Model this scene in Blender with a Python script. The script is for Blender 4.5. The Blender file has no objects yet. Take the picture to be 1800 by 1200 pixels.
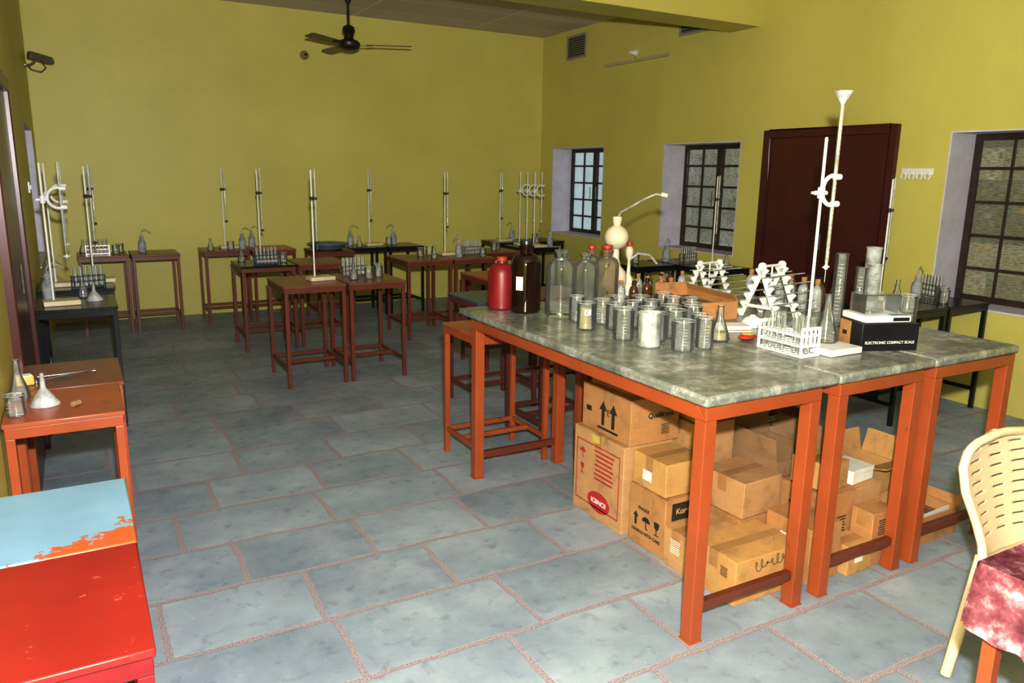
import bpy, math, random
from mathutils import Matrix, Vector
random.seed(7)
COL=bpy.context.scene.collection
# ------------------------------------------------------------------ materials
def newmat(name):
    m=bpy.data.materials.new(name); m.use_nodes=True
    nt=m.node_tree; return m,nt,nt.nodes["Principled BSDF"]
def N(nt,t,**k):
    n=nt.nodes.new(t)
    for a,b in k.items(): setattr(n,a,b)
    return n
def coords(nt,scale=(1,1,1),kind="Object"):
    tc=N(nt,"ShaderNodeTexCoord"); mp=N(nt,"ShaderNodeMapping"); mp.inputs["Scale"].default_value=scale
    nt.links.new(tc.outputs[kind],mp.inputs[0]); return mp.outputs[0]
def mixc(nt,fac,a,b,mode='MIX'):
    mx=N(nt,"ShaderNodeMix",data_type='RGBA',blend_type=mode)
    for s,v in ((0,fac),(6,a),(7,b)):
        if hasattr(v,"links"): nt.links.new(v,mx.inputs[s])
        elif s==0: mx.inputs[0].default_value=v
        else: mx.inputs[s].default_value=(*v,1) if len(v)==3 else v
    return mx.outputs[2]
def noise(nt,co,scale,detail=4,rough=.6):
    n=N(nt,"ShaderNodeTexNoise"); n.inputs["Scale"].default_value=scale; n.inputs["Detail"].default_value=detail; n.inputs["Roughness"].default_value=rough
    nt.links.new(co,n.inputs["Vector"]); return n.outputs["Fac"]
def ramp(nt,fac,stops):
    r=N(nt,"ShaderNodeValToRGB"); cr=r.color_ramp
    cr.elements[0].position=stops[0][0]; cr.elements[0].color=(*stops[0][1],1)
    cr.elements[1].position=stops[-1][0]; cr.elements[1].color=(*stops[-1][1],1)
    for p,c in stops[1:-1]:
        e=cr.elements.new(p); e.color=(*c,1)
    nt.links.new(fac,r.inputs[0]); return r.outputs[0]
def bump(nt,b,h,strength=.2,dist=.01):
    n=N(nt,"ShaderNodeBump"); n.inputs["Strength"].default_value=strength; n.inputs["Distance"].default_value=dist
    nt.links.new(h,n.inputs["Height"]); nt.links.new(n.outputs[0],b.inputs["Normal"])
def simple(name,c,c2=None,scale=8,rough=.5,metal=0,lo=.35,hi=.65,bs=0,emis=0):
    m,nt,b=newmat(name); co=coords(nt)
    c2=c2 or tuple(x*.8 for x in c)
    n=noise(nt,co,scale)
    nt.links.new(ramp(nt,n,[(lo,c),(hi,c2)]),b.inputs["Base Color"])
    b.inputs["Roughness"].default_value=rough; b.inputs["Metallic"].default_value=metal
    if bs: bump(nt,b,n,bs)
    if emis:
        b.inputs["Emission Color"].default_value=(*c,1); b.inputs["Emission Strength"].default_value=emis
    return m
def glassm(name,tint=(.97,.985,.98),haze=.03,hazec=(.85,.9,.88),edge=.5):
    m=bpy.data.materials.new(name); m.use_nodes=True; nt=m.node_tree; nt.nodes.clear()
    out=N(nt,"ShaderNodeOutputMaterial"); tr=N(nt,"ShaderNodeBsdfTransparent"); tr.inputs[0].default_value=(*tint,1)
    df=N(nt,"ShaderNodeBsdfDiffuse"); df.inputs[0].default_value=(*hazec,1)
    gl=N(nt,"ShaderNodeBsdfGlossy"); gl.inputs["Roughness"].default_value=.045; gl.inputs[0].default_value=(.97,1,1,1)
    m1=N(nt,"ShaderNodeMixShader"); nz=noise(nt,coords(nt),14)
    mr=N(nt,"ShaderNodeMapRange"); mr.inputs[1].default_value=.3; mr.inputs[2].default_value=.75; mr.inputs[3].default_value=haze*.4; mr.inputs[4].default_value=haze*1.8
    lw=N(nt,"ShaderNodeLayerWeight"); lw.inputs[0].default_value=.3
    ad=N(nt,"ShaderNodeMath",operation='MULTIPLY_ADD'); ad.inputs[1].default_value=edge*.5; nt.links.new(lw.outputs["Facing"],ad.inputs[0])
    nt.links.new(nz,mr.inputs[0]); nt.links.new(mr.outputs[0],ad.inputs[2]); nt.links.new(ad.outputs[0],m1.inputs[0])
    nt.links.new(tr.outputs[0],m1.inputs[1]); nt.links.new(df.outputs[0],m1.inputs[2])
    fr=N(nt,"ShaderNodeFresnel"); fr.inputs[0].default_value=1.4
    m2=N(nt,"ShaderNodeMixShader"); nt.links.new(fr.outputs[0],m2.inputs[0]); nt.links.new(m1.outputs[0],m2.inputs[1])
    nt.links.new(gl.outputs[0],m2.inputs[2]); nt.links.new(m2.outputs[0],out.inputs[0]); return m

def wallmat(name,a,b2):
    m,nt,b=newmat(name); co=coords(nt)
    n=noise(nt,co,1.3,6,.6); n2=noise(nt,co,60,3)
    c=ramp(nt,n,[(.3,a),(.7,b2)])
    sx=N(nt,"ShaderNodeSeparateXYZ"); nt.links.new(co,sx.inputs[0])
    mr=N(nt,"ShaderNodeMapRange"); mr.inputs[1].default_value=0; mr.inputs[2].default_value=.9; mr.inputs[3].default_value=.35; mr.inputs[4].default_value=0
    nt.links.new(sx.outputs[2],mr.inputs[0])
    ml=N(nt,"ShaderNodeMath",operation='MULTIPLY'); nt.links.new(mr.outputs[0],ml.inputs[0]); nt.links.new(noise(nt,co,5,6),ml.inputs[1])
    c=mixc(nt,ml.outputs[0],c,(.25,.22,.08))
    nt.links.new(c,b.inputs["Base Color"]); b.inputs["Roughness"].default_value=.45; b.inputs["Specular IOR Level"].default_value=.25
    bump(nt,b,n2,.08,.004); return m
WALL=wallmat("yellow_paint",(.61,.555,.165),(.54,.49,.14))
REV=simple("pale_violet_limewash",(.63,.61,.70),(.53,.51,.59),6,.7)
def floormat():
    m,nt,b=newmat("slate_tiles"); co=coords(nt)
    br=N(nt,"ShaderNodeTexBrick"); br.offset=.37; br.offset_frequency=2; br.squash=1.25; br.squash_frequency=3
    for k,v in (("Scale",1),("Mortar Size",.014),("Mortar Smooth",.3),("Brick Width",.53),("Row Height",.39),("Bias",0)): br.inputs[k].default_value=v
    br.inputs["Color1"].default_value=(.175,.225,.285,1); br.inputs["Color2"].default_value=(.34,.405,.475,1)
    mp=N(nt,"ShaderNodeMapping"); mp.inputs["Location"].default_value=(.37,.19,0)
    nd=N(nt,"ShaderNodeTexNoise"); nd.inputs["Scale"].default_value=5; nt.links.new(co,nd.inputs["Vector"])
    va=N(nt,"ShaderNodeVectorMath",operation='SCALE'); va.inputs["Scale"].default_value=.035; nt.links.new(nd.outputs["Color"],va.inputs[0])
    vb=N(nt,"ShaderNodeVectorMath",operation='ADD'); nt.links.new(co,mp.inputs[0]); nt.links.new(mp.outputs[0],vb.inputs[0]); nt.links.new(va.outputs[0],vb.inputs[1])
    nt.links.new(vb.outputs[0],br.inputs["Vector"])
    gr=ramp(nt,noise(nt,co,170,2),[(.42,(.24,.20,.225)),(.6,(.42,.37,.40))])
    br.inputs["Mortar"].default_value=(.35,.32,.34,1)
    n=noise(nt,co,2.6,8,.65); n2=noise(nt,co,14,5)
    c=mixc(nt,.5,br.outputs["Color"],ramp(nt,n,[(.3,(.15,.195,.245)),(.5,(.28,.34,.40)),(.70,(.49,.55,.60))]))
    c=mixc(nt,ramp(nt,n2,[(.56,(0,0,0)),(.75,(.5,.5,.5))]),c,(.10,.12,.14))
    c=mixc(nt,ramp(nt,noise(nt,co,55,4,.7),[(.64,(0,0,0)),(.72,(.45,.45,.45))]),c,(.62,.65,.66))
    c=mixc(nt,br.outputs["Fac"],c,gr)
    nt.links.new(c,b.inputs["Base Color"])
    nt.links.new(ramp(nt,n2,[(.3,(.36,.36,.36)),(.7,(.6,.6,.6))]),b.inputs["Roughness"]); b.inputs["Specular IOR Level"].default_value=.35
    inv=N(nt,"ShaderNodeMath",operation='SUBTRACT'); inv.inputs[0].default_value=1; nt.links.new(br.outputs["Fac"],inv.inputs[1])
    ad=N(nt,"ShaderNodeMath",operation='ADD'); nt.links.new(inv.outputs[0],ad.inputs[0]); nt.links.new(n2,ad.inputs[1])
    bump(nt,b,ad.outputs[0],.25,.004); return m
FLOOR=floormat()
def ceilmat():
    m,nt,b=newmat("ceiling_slabs"); co=coords(nt)
    br=N(nt,"ShaderNodeTexBrick"); br.offset=0
    for k,v in (("Scale",1),("Mortar Size",.008),("Brick Width",1.5),("Row Height",.62)): br.inputs[k].default_value=v
    br.inputs["Color1"].default_value=(.55,.47,.43,1); br.inputs["Color2"].default_value=(.62,.54,.49,1); br.inputs["Mortar"].default_value=(.8,.72,.66,1)
    nt.links.new(co,br.inputs["Vector"]); nt.links.new(br.outputs[0],b.inputs["Base Color"]); b.inputs["Roughness"].default_value=.8; return m
CEIL=ceilmat()
def slabmat():
    m,nt,b=newmat("stained_stone_slab"); co=coords(nt)
    n=noise(nt,co,4.2,12,.78); n2=noise(nt,co,26,7,.7)
    c=ramp(nt,n,[(.36,(.10,.12,.10)),(.46,(.18,.195,.17)),(.54,(.30,.31,.285)),(.62,(.48,.48,.46)),(.74,(.66,.65,.62))])
    c=mixc(nt,ramp(nt,n2,[(.48,(0,0,0)),(.62,(.75,.75,.75))]),c,(.15,.165,.135))
    nt.links.new(c,b.inputs["Base Color"]); b.inputs["Roughness"].default_value=.24
    bump(nt,b,n2,.2,.003); return m
SLAB=slabmat()
def paint(name,c,worn,amt=.62,scale=9,rough=.35,edge=None):
    m,nt,b=newmat(name); co=coords(nt); n=noise(nt,co,scale,9,.7)
    n2=noise(nt,co,3,3)
    base=ramp(nt,n2,[(.3,c),(.7,tuple(x*.75 for x in c))])
    f=n
    if edge:
        sx=N(nt,"ShaderNodeSeparateXYZ"); nt.links.new(co,sx.inputs[0])
        mr=N(nt,"ShaderNodeMapRange"); mr.inputs[1].default_value=0; mr.inputs[2].default_value=edge; mr.inputs[3].default_value=.19; mr.inputs[4].default_value=-.04
        mx=N(nt,"ShaderNodeMapRange"); mx.inputs[1].default_value=.10; mx.inputs[2].default_value=.30; mx.inputs[3].default_value=-.12; mx.inputs[4].default_value=.01
        nt.links.new(sx.outputs[0],mx.inputs[0]); a2=N(nt,"ShaderNodeMath",operation='ADD')
        nt.links.new(sx.outputs[1],mr.inputs[0]); ad=N(nt,"ShaderNodeMath",operation='ADD'); nt.links.new(n,ad.inputs[0]); nt.links.new(mr.outputs[0],ad.inputs[1])
        nt.links.new(ad.outputs[0],a2.inputs[0]); nt.links.new(mx.outputs[0],a2.inputs[1]); f=a2.outputs[0]
    nt.links.new(mixc(nt,ramp(nt,f,[(amt,(0,0,0)),(amt+.03,(1,1,1))]),base,worn),b.inputs["Base Color"])
    b.inputs["Roughness"].default_value=rough; bump(nt,b,n,.08,.002); return m
ORANGE=paint("orange_oxide_paint",(.37,.088,.027),(.13,.05,.03),.64)
BROWNP=paint("red_brown_paint",(.17,.045,.025),(.10,.045,.03),.66)
MAROONP=paint("maroon_frame_paint",(.13,.035,.03),(.07,.04,.04),.68)
TOPBROWN=paint("worn_brown_top",(.22,.08,.045),(.10,.06,.045),.58,rough=.3)
TOPORANGE=paint("worn_orange_top",(.38,.105,.045),(.18,.09,.06),.58,7,rough=.3)
RED=paint("red_enamel",(.27,.022,.016),(.38,.08,.06),.63,26,.3)
BLUE=paint("light_blue_enamel",(.23,.39,.52),(.40,.10,.03),.58,7,.4,.15)
BLACKP=paint("black_enamel",(.012,.014,.016),(.05,.05,.05),.66,8,.22)
BLUETOP=paint("slate_blue_top",(.05,.09,.14),(.03,.03,.03),.64,8,.3)
WHITEP=simple("white_plastic",(.78,.79,.78),(.70,.71,.70),10,.35)
WHITER=simple("white_enamel_rod",(.80,.80,.76),(.66,.66,.62),6,.3)
CREAM=simple("cream_base_board",(.70,.62,.42),(.58,.50,.33),12,.5)
MAROOND=paint("maroon_door_paint",(.085,.022,.017),(.13,.05,.035),.69,5,.3)
DARK=simple("dark_iron",(.012,.010,.010),(.03,.02,.018),10,.4)
WFRAME=simple("dark_brown_window_iron",(.030,.018,.014),(.05,.03,.022),10,.4)
BLACKPL=simple("black_plastic",(.012,.012,.013),(.018,.018,.02),10,.35)
BLADE=simple("brown_black_fan_enamel",(.035,.02,.015),(.05,.03,.02),10,.3)
BLACKCARD=simple("black_printed_card",(.010,.010,.012),(.016,.016,.018),8,.4)
STEEL=simple("dull_steel",(.45,.45,.44),(.3,.3,.3),20,.3,.9)
GLASSD=glassm("dusty_glass",(.985,.99,.985),.045,(.84,.88,.85),.30)
GLASSM=glassm("milky_glass",(.93,.95,.93),.30,(.86,.88,.85),.4)
GLASSC=glassm("clear_lab_jar",(.95,.97,.96),.035,(.74,.80,.78),.45)
GLASSB=glassm("brown_stained_glass",(.78,.74,.64),.20,(.42,.38,.28),.5)
FROST=glassm("frosted_polythene",(.7,.72,.7),.52,(.64,.66,.65),.3)
LILAC=glassm("translucent_wash_bottle",(.7,.7,.75),.55,(.55,.60,.63),.25)
OLIVE=simple("olive_residue",(.25,.20,.08),(.38,.32,.17),20,.6)
AMBER=simple("dark_amber_glass",(.016,.006,.003),(.022,.009,.005),5,.06)
AMBER2=simple("amber_small_bottle",(.08,.03,.01),(.12,.05,.02),5,.1)
REDPL=simple("red_plastic",(.24,.014,.018),(.16,.010,.012),10,.4)
REDCAP=simple("orange_red_stopper",(.45,.06,.03),(.33,.035,.02),10,.5)
CREAMGL=simple("cream_bulb_glass",(.72,.66,.52),(.62,.55,.42),12,.2)
PAPER=simple("white_label_paper",(.80,.79,.74),(.7,.69,.64),20,.7)
INK=simple("black_print",(.02,.018,.015),(.03,.028,.02),20,.7)
REDINK=simple("red_print",(.45,.03,.03),(.36,.03,.03),20,.7)
YELLOWP=simple("yellow_packet",(.65,.50,.12),(.55,.40,.10),20,.5)
CHAIRM=simple("cream_chair_plastic",(.74,.61,.42),(.70,.57,.39),3,.33)
TAPE=simple("brown_packing_tape",(.36,.19,.07),(.42,.24,.10),15,.22)
BASIN=simple("grey_blue_basin",(.16,.22,.26),(.12,.17,.2),5,.35)
def cardmat(name,c):
    m,nt,b=newmat(name); co=coords(nt); n=noise(nt,co,7,8,.7); n2=noise(nt,coords(nt,(1,1,30)),18,2)
    a=ramp(nt,n,[(.3,c),(.55,tuple(x*.82 for x in c)),(.68,tuple(x*.5 for x in c))])
    nt.links.new(mixc(nt,.12,a,ramp(nt,n2,[(.3,(.2,.1,.04)),(.7,(.7,.5,.3))])),b.inputs["Base Color"]); b.inputs["Roughness"].default_value=.75
    bump(nt,b,n,.35,.016); return m
CARD=[cardmat("kraft_cardboard",(.50,.245,.09)),cardmat("tan_cardboard",(.56,.32,.145)),cardmat("yellow_cardboard",(.60,.34,.115)),cardmat("grey_brown_cardboard",(.34,.20,.10))]
CARDIN=simple("cardboard_inside",(.25,.14,.07),(.18,.10,.05),8,.8)
def newsmat(name,c1,c2,em=0.0,bl0=.56):
    m,nt,b=newmat(name); co=coords(nt)
    sx=N(nt,"ShaderNodeSeparateXYZ"); nt.links.new(co,sx.inputs[0]); cx=N(nt,"ShaderNodeCombineXYZ")
    nt.links.new(sx.outputs[1],cx.inputs[0]); nt.links.new(sx.outputs[2],cx.inputs[1])
    br=N(nt,"ShaderNodeTexBrick"); br.offset=.4
    for k,v in (("Scale",1),("Mortar Size",.001),("Brick Width",.27),("Row Height",.23)): br.inputs[k].default_value=v
    br.inputs["Color1"].default_value=(*c1,1); br.inputs["Color2"].default_value=(*c2,1); br.inputs["Mortar"].default_value=(.2,.2,.16,1)
    nt.links.new(cx.outputs[0],br.inputs["Vector"])
    mp=N(nt,"ShaderNodeMapping"); mp.inputs["Scale"].default_value=(14,90,1); nt.links.new(cx.outputs[0],mp.inputs[0])
    tx=ramp(nt,noise(nt,mp.outputs[0],1.5,2),[(.44,(1,1,1)),(.6,(.55,.55,.5))])
    c=mixc(nt,1,br.outputs[0],tx,'MULTIPLY')
    bl=ramp(nt,noise(nt,cx.outputs[0],12,3),[(bl0,(0,0,0)),(bl0+.08,(.7,.7,.7))])
    c=mixc(nt,bl,c,ramp(nt,noise(nt,cx.outputs[0],5,1),[(.36,(.34,.26,.09)),(.48,(.10,.12,.08)),(.56,(.30,.28,.24)),(.66,(.20,.10,.09))]))
    nt.links.new(c,b.inputs["Base Color"]); b.inputs["Roughness"].default_value=.35
    nt.links.new(c,b.inputs["Emission Color"]); b.inputs["Emission Strength"].default_value=em; return m
NEWS=newsmat("newspaper_pasted_panes",(.34,.34,.24),(.19,.20,.14),.06)
NEWS2=newsmat("newspaper_grey_panes",(.50,.54,.50),(.30,.33,.29),.15)
SKYP=simple("daylit_frosted_pane",(.45,.60,.68),(.62,.74,.78),7,.4,emis=.45)
def clothmat():
    m,nt,b=newmat("maroon_floral_cloth"); co=coords(nt)
    n=noise(nt,co,13,6,.7)
    c=ramp(nt,n,[(.38,(.11,.025,.035)),(.49,(.20,.06,.08)),(.57,(.38,.20,.22)),(.66,(.58,.45,.46))])
    nt.links.new(c,b.inputs["Base Color"]); b.inputs["Roughness"].default_value=.4; bump(nt,b,n,.2,.004); return m
CLOTH=clothmat()
# ------------------------------------------------------------------ mesh builder
class MB:
    def __init__(s): s.v=[]; s.f=[]
    def add(s,vs,fs,M=None):
        o=len(s.v)
        s.v+= [tuple(M@Vector(p)) if M else tuple(p) for p in vs]
        s.f+= [tuple(i+o for i in f) for f in fs]; return s
    def box(s,x0,x1,y0,y1,z0,z1,M=None):
        vs=[(x0,y0,z0),(x1,y0,z0),(x1,y1,z0),(x0,y1,z0),(x0,y0,z1),(x1,y0,z1),(x1,y1,z1),(x0,y1,z1)]
        return s.add(vs,[(0,3,2,1),(4,5,6,7),(0,1,5,4),(1,2,6,5),(2,3,7,6),(3,0,4,7)],M)
    def lathe(s,prof,n=24,c=(0,0,0),M=None):
        vs=[];fs=[]
        for r,z in prof:
            for i in range(n):
                a=2*math.pi*i/n; vs.append((c[0]+r*math.cos(a),c[1]+r*math.sin(a),c[2]+z))
        for k in range(len(prof)-1):
            for i in range(n):
                j=(i+1)%n; fs.append((k*n+i,k*n+j,(k+1)*n+j,(k+1)*n+i))
        return s.add(vs,fs,M)
    def tube(s,path,r,n=10,cap=True):
        P=[Vector(p) for p in path]; rs=r if isinstance(r,(list,tuple)) else [r]*len(P)
        vs=[];fs=[]; up=None
        for k,p in enumerate(P):
            t=(P[min(k+1,len(P)-1)]-P[max(k-1,0)]).normalized()
            if up is None:
                up=Vector((0,0,1)) if abs(t.z)<.9 else Vector((1,0,0))
            a=(up-t*up.dot(t)).normalized(); b=t.cross(a); up=a
            for i in range(n):
                th=2*math.pi*i/n; vs.append(tuple(p+a*math.cos(th)*rs[k]+b*math.sin(th)*rs[k]))
        for k in range(len(P)-1):
            for i in range(n):
                j=(i+1)%n; fs.append((k*n+i,k*n+j,(k+1)*n+j,(k+1)*n+i))
        if cap:
            fs.append(tuple(range(n))[::-1]); fs.append(tuple((len(P)-1)*n+i for i in range(n)))
        return s.add(vs,fs)
    def prism(s,pts,t,M=None):
        n=len(pts); vs=[(p[0],p[1],0) for p in pts]+[(p[0],p[1],t) for p in pts]
        fs=[tuple(range(n))[::-1],tuple(range(n,2*n))]+[(i,(i+1)%n,n+(i+1)%n,n+i) for i in range(n)]
        return s.add(vs,fs,M)
def cylprof(r,h,b=.002): return [(0,0),(r-b,0),(r,b),(r,h-b),(r-b,h),(0,h)]
def mkmesh(name,mb,mat,smooth=True):
    me=bpy.data.meshes.new(name); me.from_pydata(mb.v,[],mb.f); me.update()
    import bmesh
    bm=bmesh.new(); bm.from_mesh(me); bmesh.ops.remove_doubles(bm,verts=bm.verts,dist=1e-6)
    bmesh.ops.recalc_face_normals(bm,faces=bm.faces); bm.to_mesh(me); bm.free()
    if smooth:
        for p in me.polygons: p.use_smooth=True
        me.set_sharp_from_angle(angle=math.radians(38))
    if mat: me.materials.append(mat)
    return me
KIDS={}
def tag(o,label,cat,group=None):
    o["label"]=label; o["category"]=cat
    if group: o["group"]=group
def thing(name,label,cat,loc,rot=0,group=None):
    o=bpy.data.objects.new(name,None); o.empty_display_size=.05; COL.objects.link(o); o.location=loc; o.rotation_euler=(0,0,rot)
    tag(o,label,cat,group); KIDS[o.name]=[]; return o
def part(th,name,mb,mat,smooth=True,bevel=0,label=None,solid=0,parent=None):
    me=mb if isinstance(mb,bpy.types.Mesh) else mkmesh(name,mb,mat,smooth)
    o=bpy.data.objects.new(name,me); COL.objects.link(o); o.parent=parent or th
    if solid:
        m=o.modifiers.new("s",'SOLIDIFY'); m.thickness=solid; m.offset=0
    if bevel:
        m=o.modifiers.new("b",'BEVEL'); m.width=bevel; m.segments=2; m.limit_method='ANGLE'
    if label: o["label"]=label
    if th.name in KIDS: KIDS[th.name].append(o)
    return o
def clone(th,loc,rot=0,label=None,group=None,scale=None):
    c=th.copy(); COL.objects.link(c); c.location=loc; c.rotation_euler=(0,0,rot)
    if label: c["label"]=label
    if group: c["group"]=group
    if scale: c.scale=scale
    m={th:c}; KIDS[c.name]=[]
    for k in KIDS[th.name]:
        d=k.copy(); COL.objects.link(d); d.parent=m.get(k.parent,c); m[k]=d; KIDS[c.name].append(d)
    return c
CACHE={}
def put(kind,x,y,z,rot=0,label=None,scale=None,group=None):
    if kind in CACHE:
        return clone(CACHE[kind],(x,y,z),rot,label or CACHE[kind]["label"],group or CACHE[kind].get("group"),scale)
    o=BUILD[kind]((x,y,z),rot)
    if label: o["label"]=label
    if scale: o.scale=scale
    if group: o["group"]=group
    CACHE[kind]=o; return o
def struct(name,mb,mat,smooth=False,bevel=0):
    me=mkmesh(name,mb,mat,smooth); o=bpy.data.objects.new(name,me); COL.objects.link(o); o["kind"]="structure"
    if bevel:
        m=o.modifiers.new("b",'BEVEL'); m.width=bevel; m.segments=3
    return o
FACE={'left':Matrix(((0,0,-1),(-1,0,0),(0,1,0))),'front':Matrix(((1,0,0),(0,0,-1),(0,1,0))),'top':Matrix.Identity(3)}
def facem(face,pos,rz=0):
    return Matrix.Translation(pos)@(FACE[face].to_4x4())@Matrix.Rotation(rz,4,'Z')
def text(th,s,size,face,pos,mat,rz=0,bold=0,name="printed_text"):
    cu=bpy.data.curves.new("t",'FONT'); cu.body=s; cu.size=size; cu.align_x='CENTER'; cu.align_y='CENTER'; cu.offset=bold; cu.extrude=.0003
    ob=bpy.data.objects.new("t",cu); COL.objects.link(ob); bpy.context.view_layer.update()
    me=bpy.data.meshes.new_from_object(ob.evaluated_get(bpy.context.evaluated_depsgraph_get())); bpy.data.objects.remove(ob)
    me.transform(facem(face,pos,rz)); me.materials.clear(); me.materials.append(mat); me.name=name
    return part(th,name,me,None)
def glyph(th,kind,s,face,pos,mat,rz=0,name="printed_symbol"):
    M=facem(face,pos,rz); mb=MB()
    def P(pts): mb.prism([(a*s,b*s) for a,b in pts],.0008,M)
    if kind=='arrow': P([(-.12,-.5),(.12,-.5),(.12,.15),(.3,.15),(0,.55),(-.3,.15),(-.12,.15)])
    if kind=='arrows':
        for dx in (-.35,.35): P([(dx-.1,-.5),(dx+.1,-.5),(dx+.1,.15),(dx+.27,.15),(dx,.55),(dx-.27,.15),(dx-.1,.15)])
        P([(-.7,-.7),(.7,-.7),(.7,-.6),(-.7,-.6)])
    if kind=='umbrella':
        P([(-.45,.05)]+[(.45*math.cos(a),.05+.4*math.sin(a)) for a in [math.pi*(8-i)/8 for i in range(1,8)]]+[(.45,.05)])
        P([(-.04,-.5),(.04,-.5),(.04,.05),(-.04,.05)]); P([(-.04,-.5),(.2,-.5),(.2,-.42),(-.04,-.42)])
    if kind=='cup':
        P([(-.3,.5),(-.22,.05),(-.04,-.08),(.04,-.08),(.22,.05),(.3,.5)]); P([(-.04,-.45),(.04,-.45),(.04,-.08),(-.04,-.08)]); P([(-.25,-.5),(.25,-.5),(.25,-.43),(-.25,-.43)])
    if kind=='oval': P([(.62*math.cos(a*math.pi/14),.36*math.sin(a*math.pi/14)) for a in range(28)])
    if kind=='rect': P([(-.5,-.3),(.5,-.3),(.5,.3),(-.5,.3)])
    if kind=='tag': P([(-.5,-.38),(.5,-.38),(.5,.38),(-.5,.38)])
    if kind=='frame':
        for q in ([(-1,-.9),(1,-.9),(1,-.87),(-1,-.87)],[(-1,.87),(1,.87),(1,.9),(-1,.9)],[(-1,-.87),(-.97,-.87),(-.97,.87),(-1,.87)],[(.97,-.87),(1,-.87),(1,.87),(.97,.87)]): P(q)
    if kind=='scrawl':
        for row in (0,1):
            path=[]; n=150
            for i in range(n):
                f=i/(n-1); ph=f*46+row*2
                p=(-.55+1.1*f+.055*math.cos(ph), (.2-.40*row)+.13*math.sin(ph)*(.55+.45*math.sin(ph*.29+row)))
                path.append(tuple(M@Vector((p[0]*s,p[1]*s,0.0004))))
            mb.tube(path,.0015,4)
    if kind=='ring':
        n=24
        for i in range(n):
            a,b=2*math.pi*i/n,2*math.pi*(i+1)/n
            P([(.5*math.cos(a),.5*math.sin(a)),(.5*math.cos(b),.5*math.sin(b)),(.36*math.cos(b),.36*math.sin(b)),(.36*math.cos(a),.36*math.sin(a))])
    if kind=='lines':
        for i in range(7):
            w=.5-.1*((i*37)%5)/5; y=.45-i*.15; P([(-w,y-.028),(w,y-.028),(w,y+.028),(-w,y+.028)])
    return part(th,name,mb,mat,False)
# ------------------------------------------------------------------ room
XR=5.58; YB=9.15; ZC=3.35; XL=-.28; T=.36
struct("floor",MB().box(XL-.4,XR+.5,-1.2,YB+.3,-.1,0),FLOOR)
struct("ceiling",MB().box(XL-.4,XR+.5,-1.2,YB+.3,ZC,ZC+.12),CEIL)
struct("wall_back",MB().box(XL-.4,XR+.5,YB,YB+.3,0,ZC),WALL)
def wall_with(name,x0,x1,y0,y1,ops,mat):
    mb=MB(); ops=sorted(ops); y=y0
    for a,b,z0,z1 in ops:
        mb.box(x0,x1,y,a,0,ZC)
        if z0>0: mb.box(x0,x1,a,b,0,z0)
        mb.box(x0,x1,a,b,z1,ZC); y=b
    mb.box(x0,x1,y,y1,0,ZC); return struct(name,mb,mat)
WIN=[(7.70,8.85,.84,1.94),(5.50,6.62,.84,1.94),(2.32,3.46,.70,1.95)]
DOOR=(3.86,5.20,0,2.02)
wall_with("wall_right",XR,XR+T+.08,-1.2,YB,WIN+[DOOR],WALL)
wall_with("wall_left",XL-.3,XL,-1.2,YB,[(3.75,5.05,0,2.05),(7.2,8.55,.8,1.93)],WALL)
struct("trim_1",MB().box(XL,XR,5.38,5.74,2.94,ZC),WALL)
def window(idx,y0,y1,z0,z1,side,pane,reveal=REV):
    w=bpy.data.objects.new("window_%d"%idx,None); COL.objects.link(w); w["kind"]="structure"
    s=1 if side=='r' else -1; X=XR if side=='r' else XL; d=.34 if side=='r' else .2; KIDS[w.name]=[]
    def bx(mb,a,b,*r): 
        xa,xb=sorted((X+s*a,X+s*b)); mb.box(xa,xb,*r)
    t=.012; mb=MB()
    bx(mb,.0,d,y0,y0+t,z0,z1); bx(mb,.0,d,y1-t,y1,z0,z1); bx(mb,.0,d,y0+t,y1-t,z1-t,z1); bx(mb,-.01,d,y0+t,y1-t,z0,z0+t)
    part(w,"reveal",mb,reveal,False)
    f=.045; mb=MB(); a,b=d-.05,d; u0,u1,v0,v1=y0+t,y1-t,z0+t,z1-t
    bx(mb,a,b,u0,u0+f,v0,v1); bx(mb,a,b,u1-f,u1,v0,v1); bx(mb,a,b,u0+f,u1-f,v1-f,v1); bx(mb,a,b,u0+f,u1-f,v0,v0+f)
    part(w,"window_frame",mb,WFRAME,False,.004)
    mid=(u0+u1)/2; mb=MB(); bx(mb,a-.015,b-.006,mid-.032,mid+.032,v0+f,v1-f)
    for q in (.25,.75):
        c=u0+(u1-u0)*q; bx(mb,a+.012,b-.012,c-.007,c+.007,v0+f,v1-f)
    for k in range(1,5):
        zz=v0+(v1-v0)*k/5; bx(mb,a+.005,b-.01,u0+f,u1-f,zz-.011,zz+.011)
    part(w,"glazing_bars",mb,WFRAME,False)
    mb=MB(); bx(mb,d-.016,d-.006,u0+f,u1-f,v0+f,v1-f); part(w,"pane",mb,pane,False)
    mb=MB()
    for k in (0,1):
        c=mid+(.06 if k else -.06); xa=X+s*(a-.03); mb.tube([(xa,c,v0+.45),(xa,c,v0+.6)],.006,8)
    part(w,"handle",mb,STEEL)
window(1,*WIN[0],'r',SKYP); window(2,*WIN[1],'r',NEWS2); window(3,*WIN[2],'r',NEWS); window(4,7.2,8.55,.8,1.93,'l',SKYP)
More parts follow.
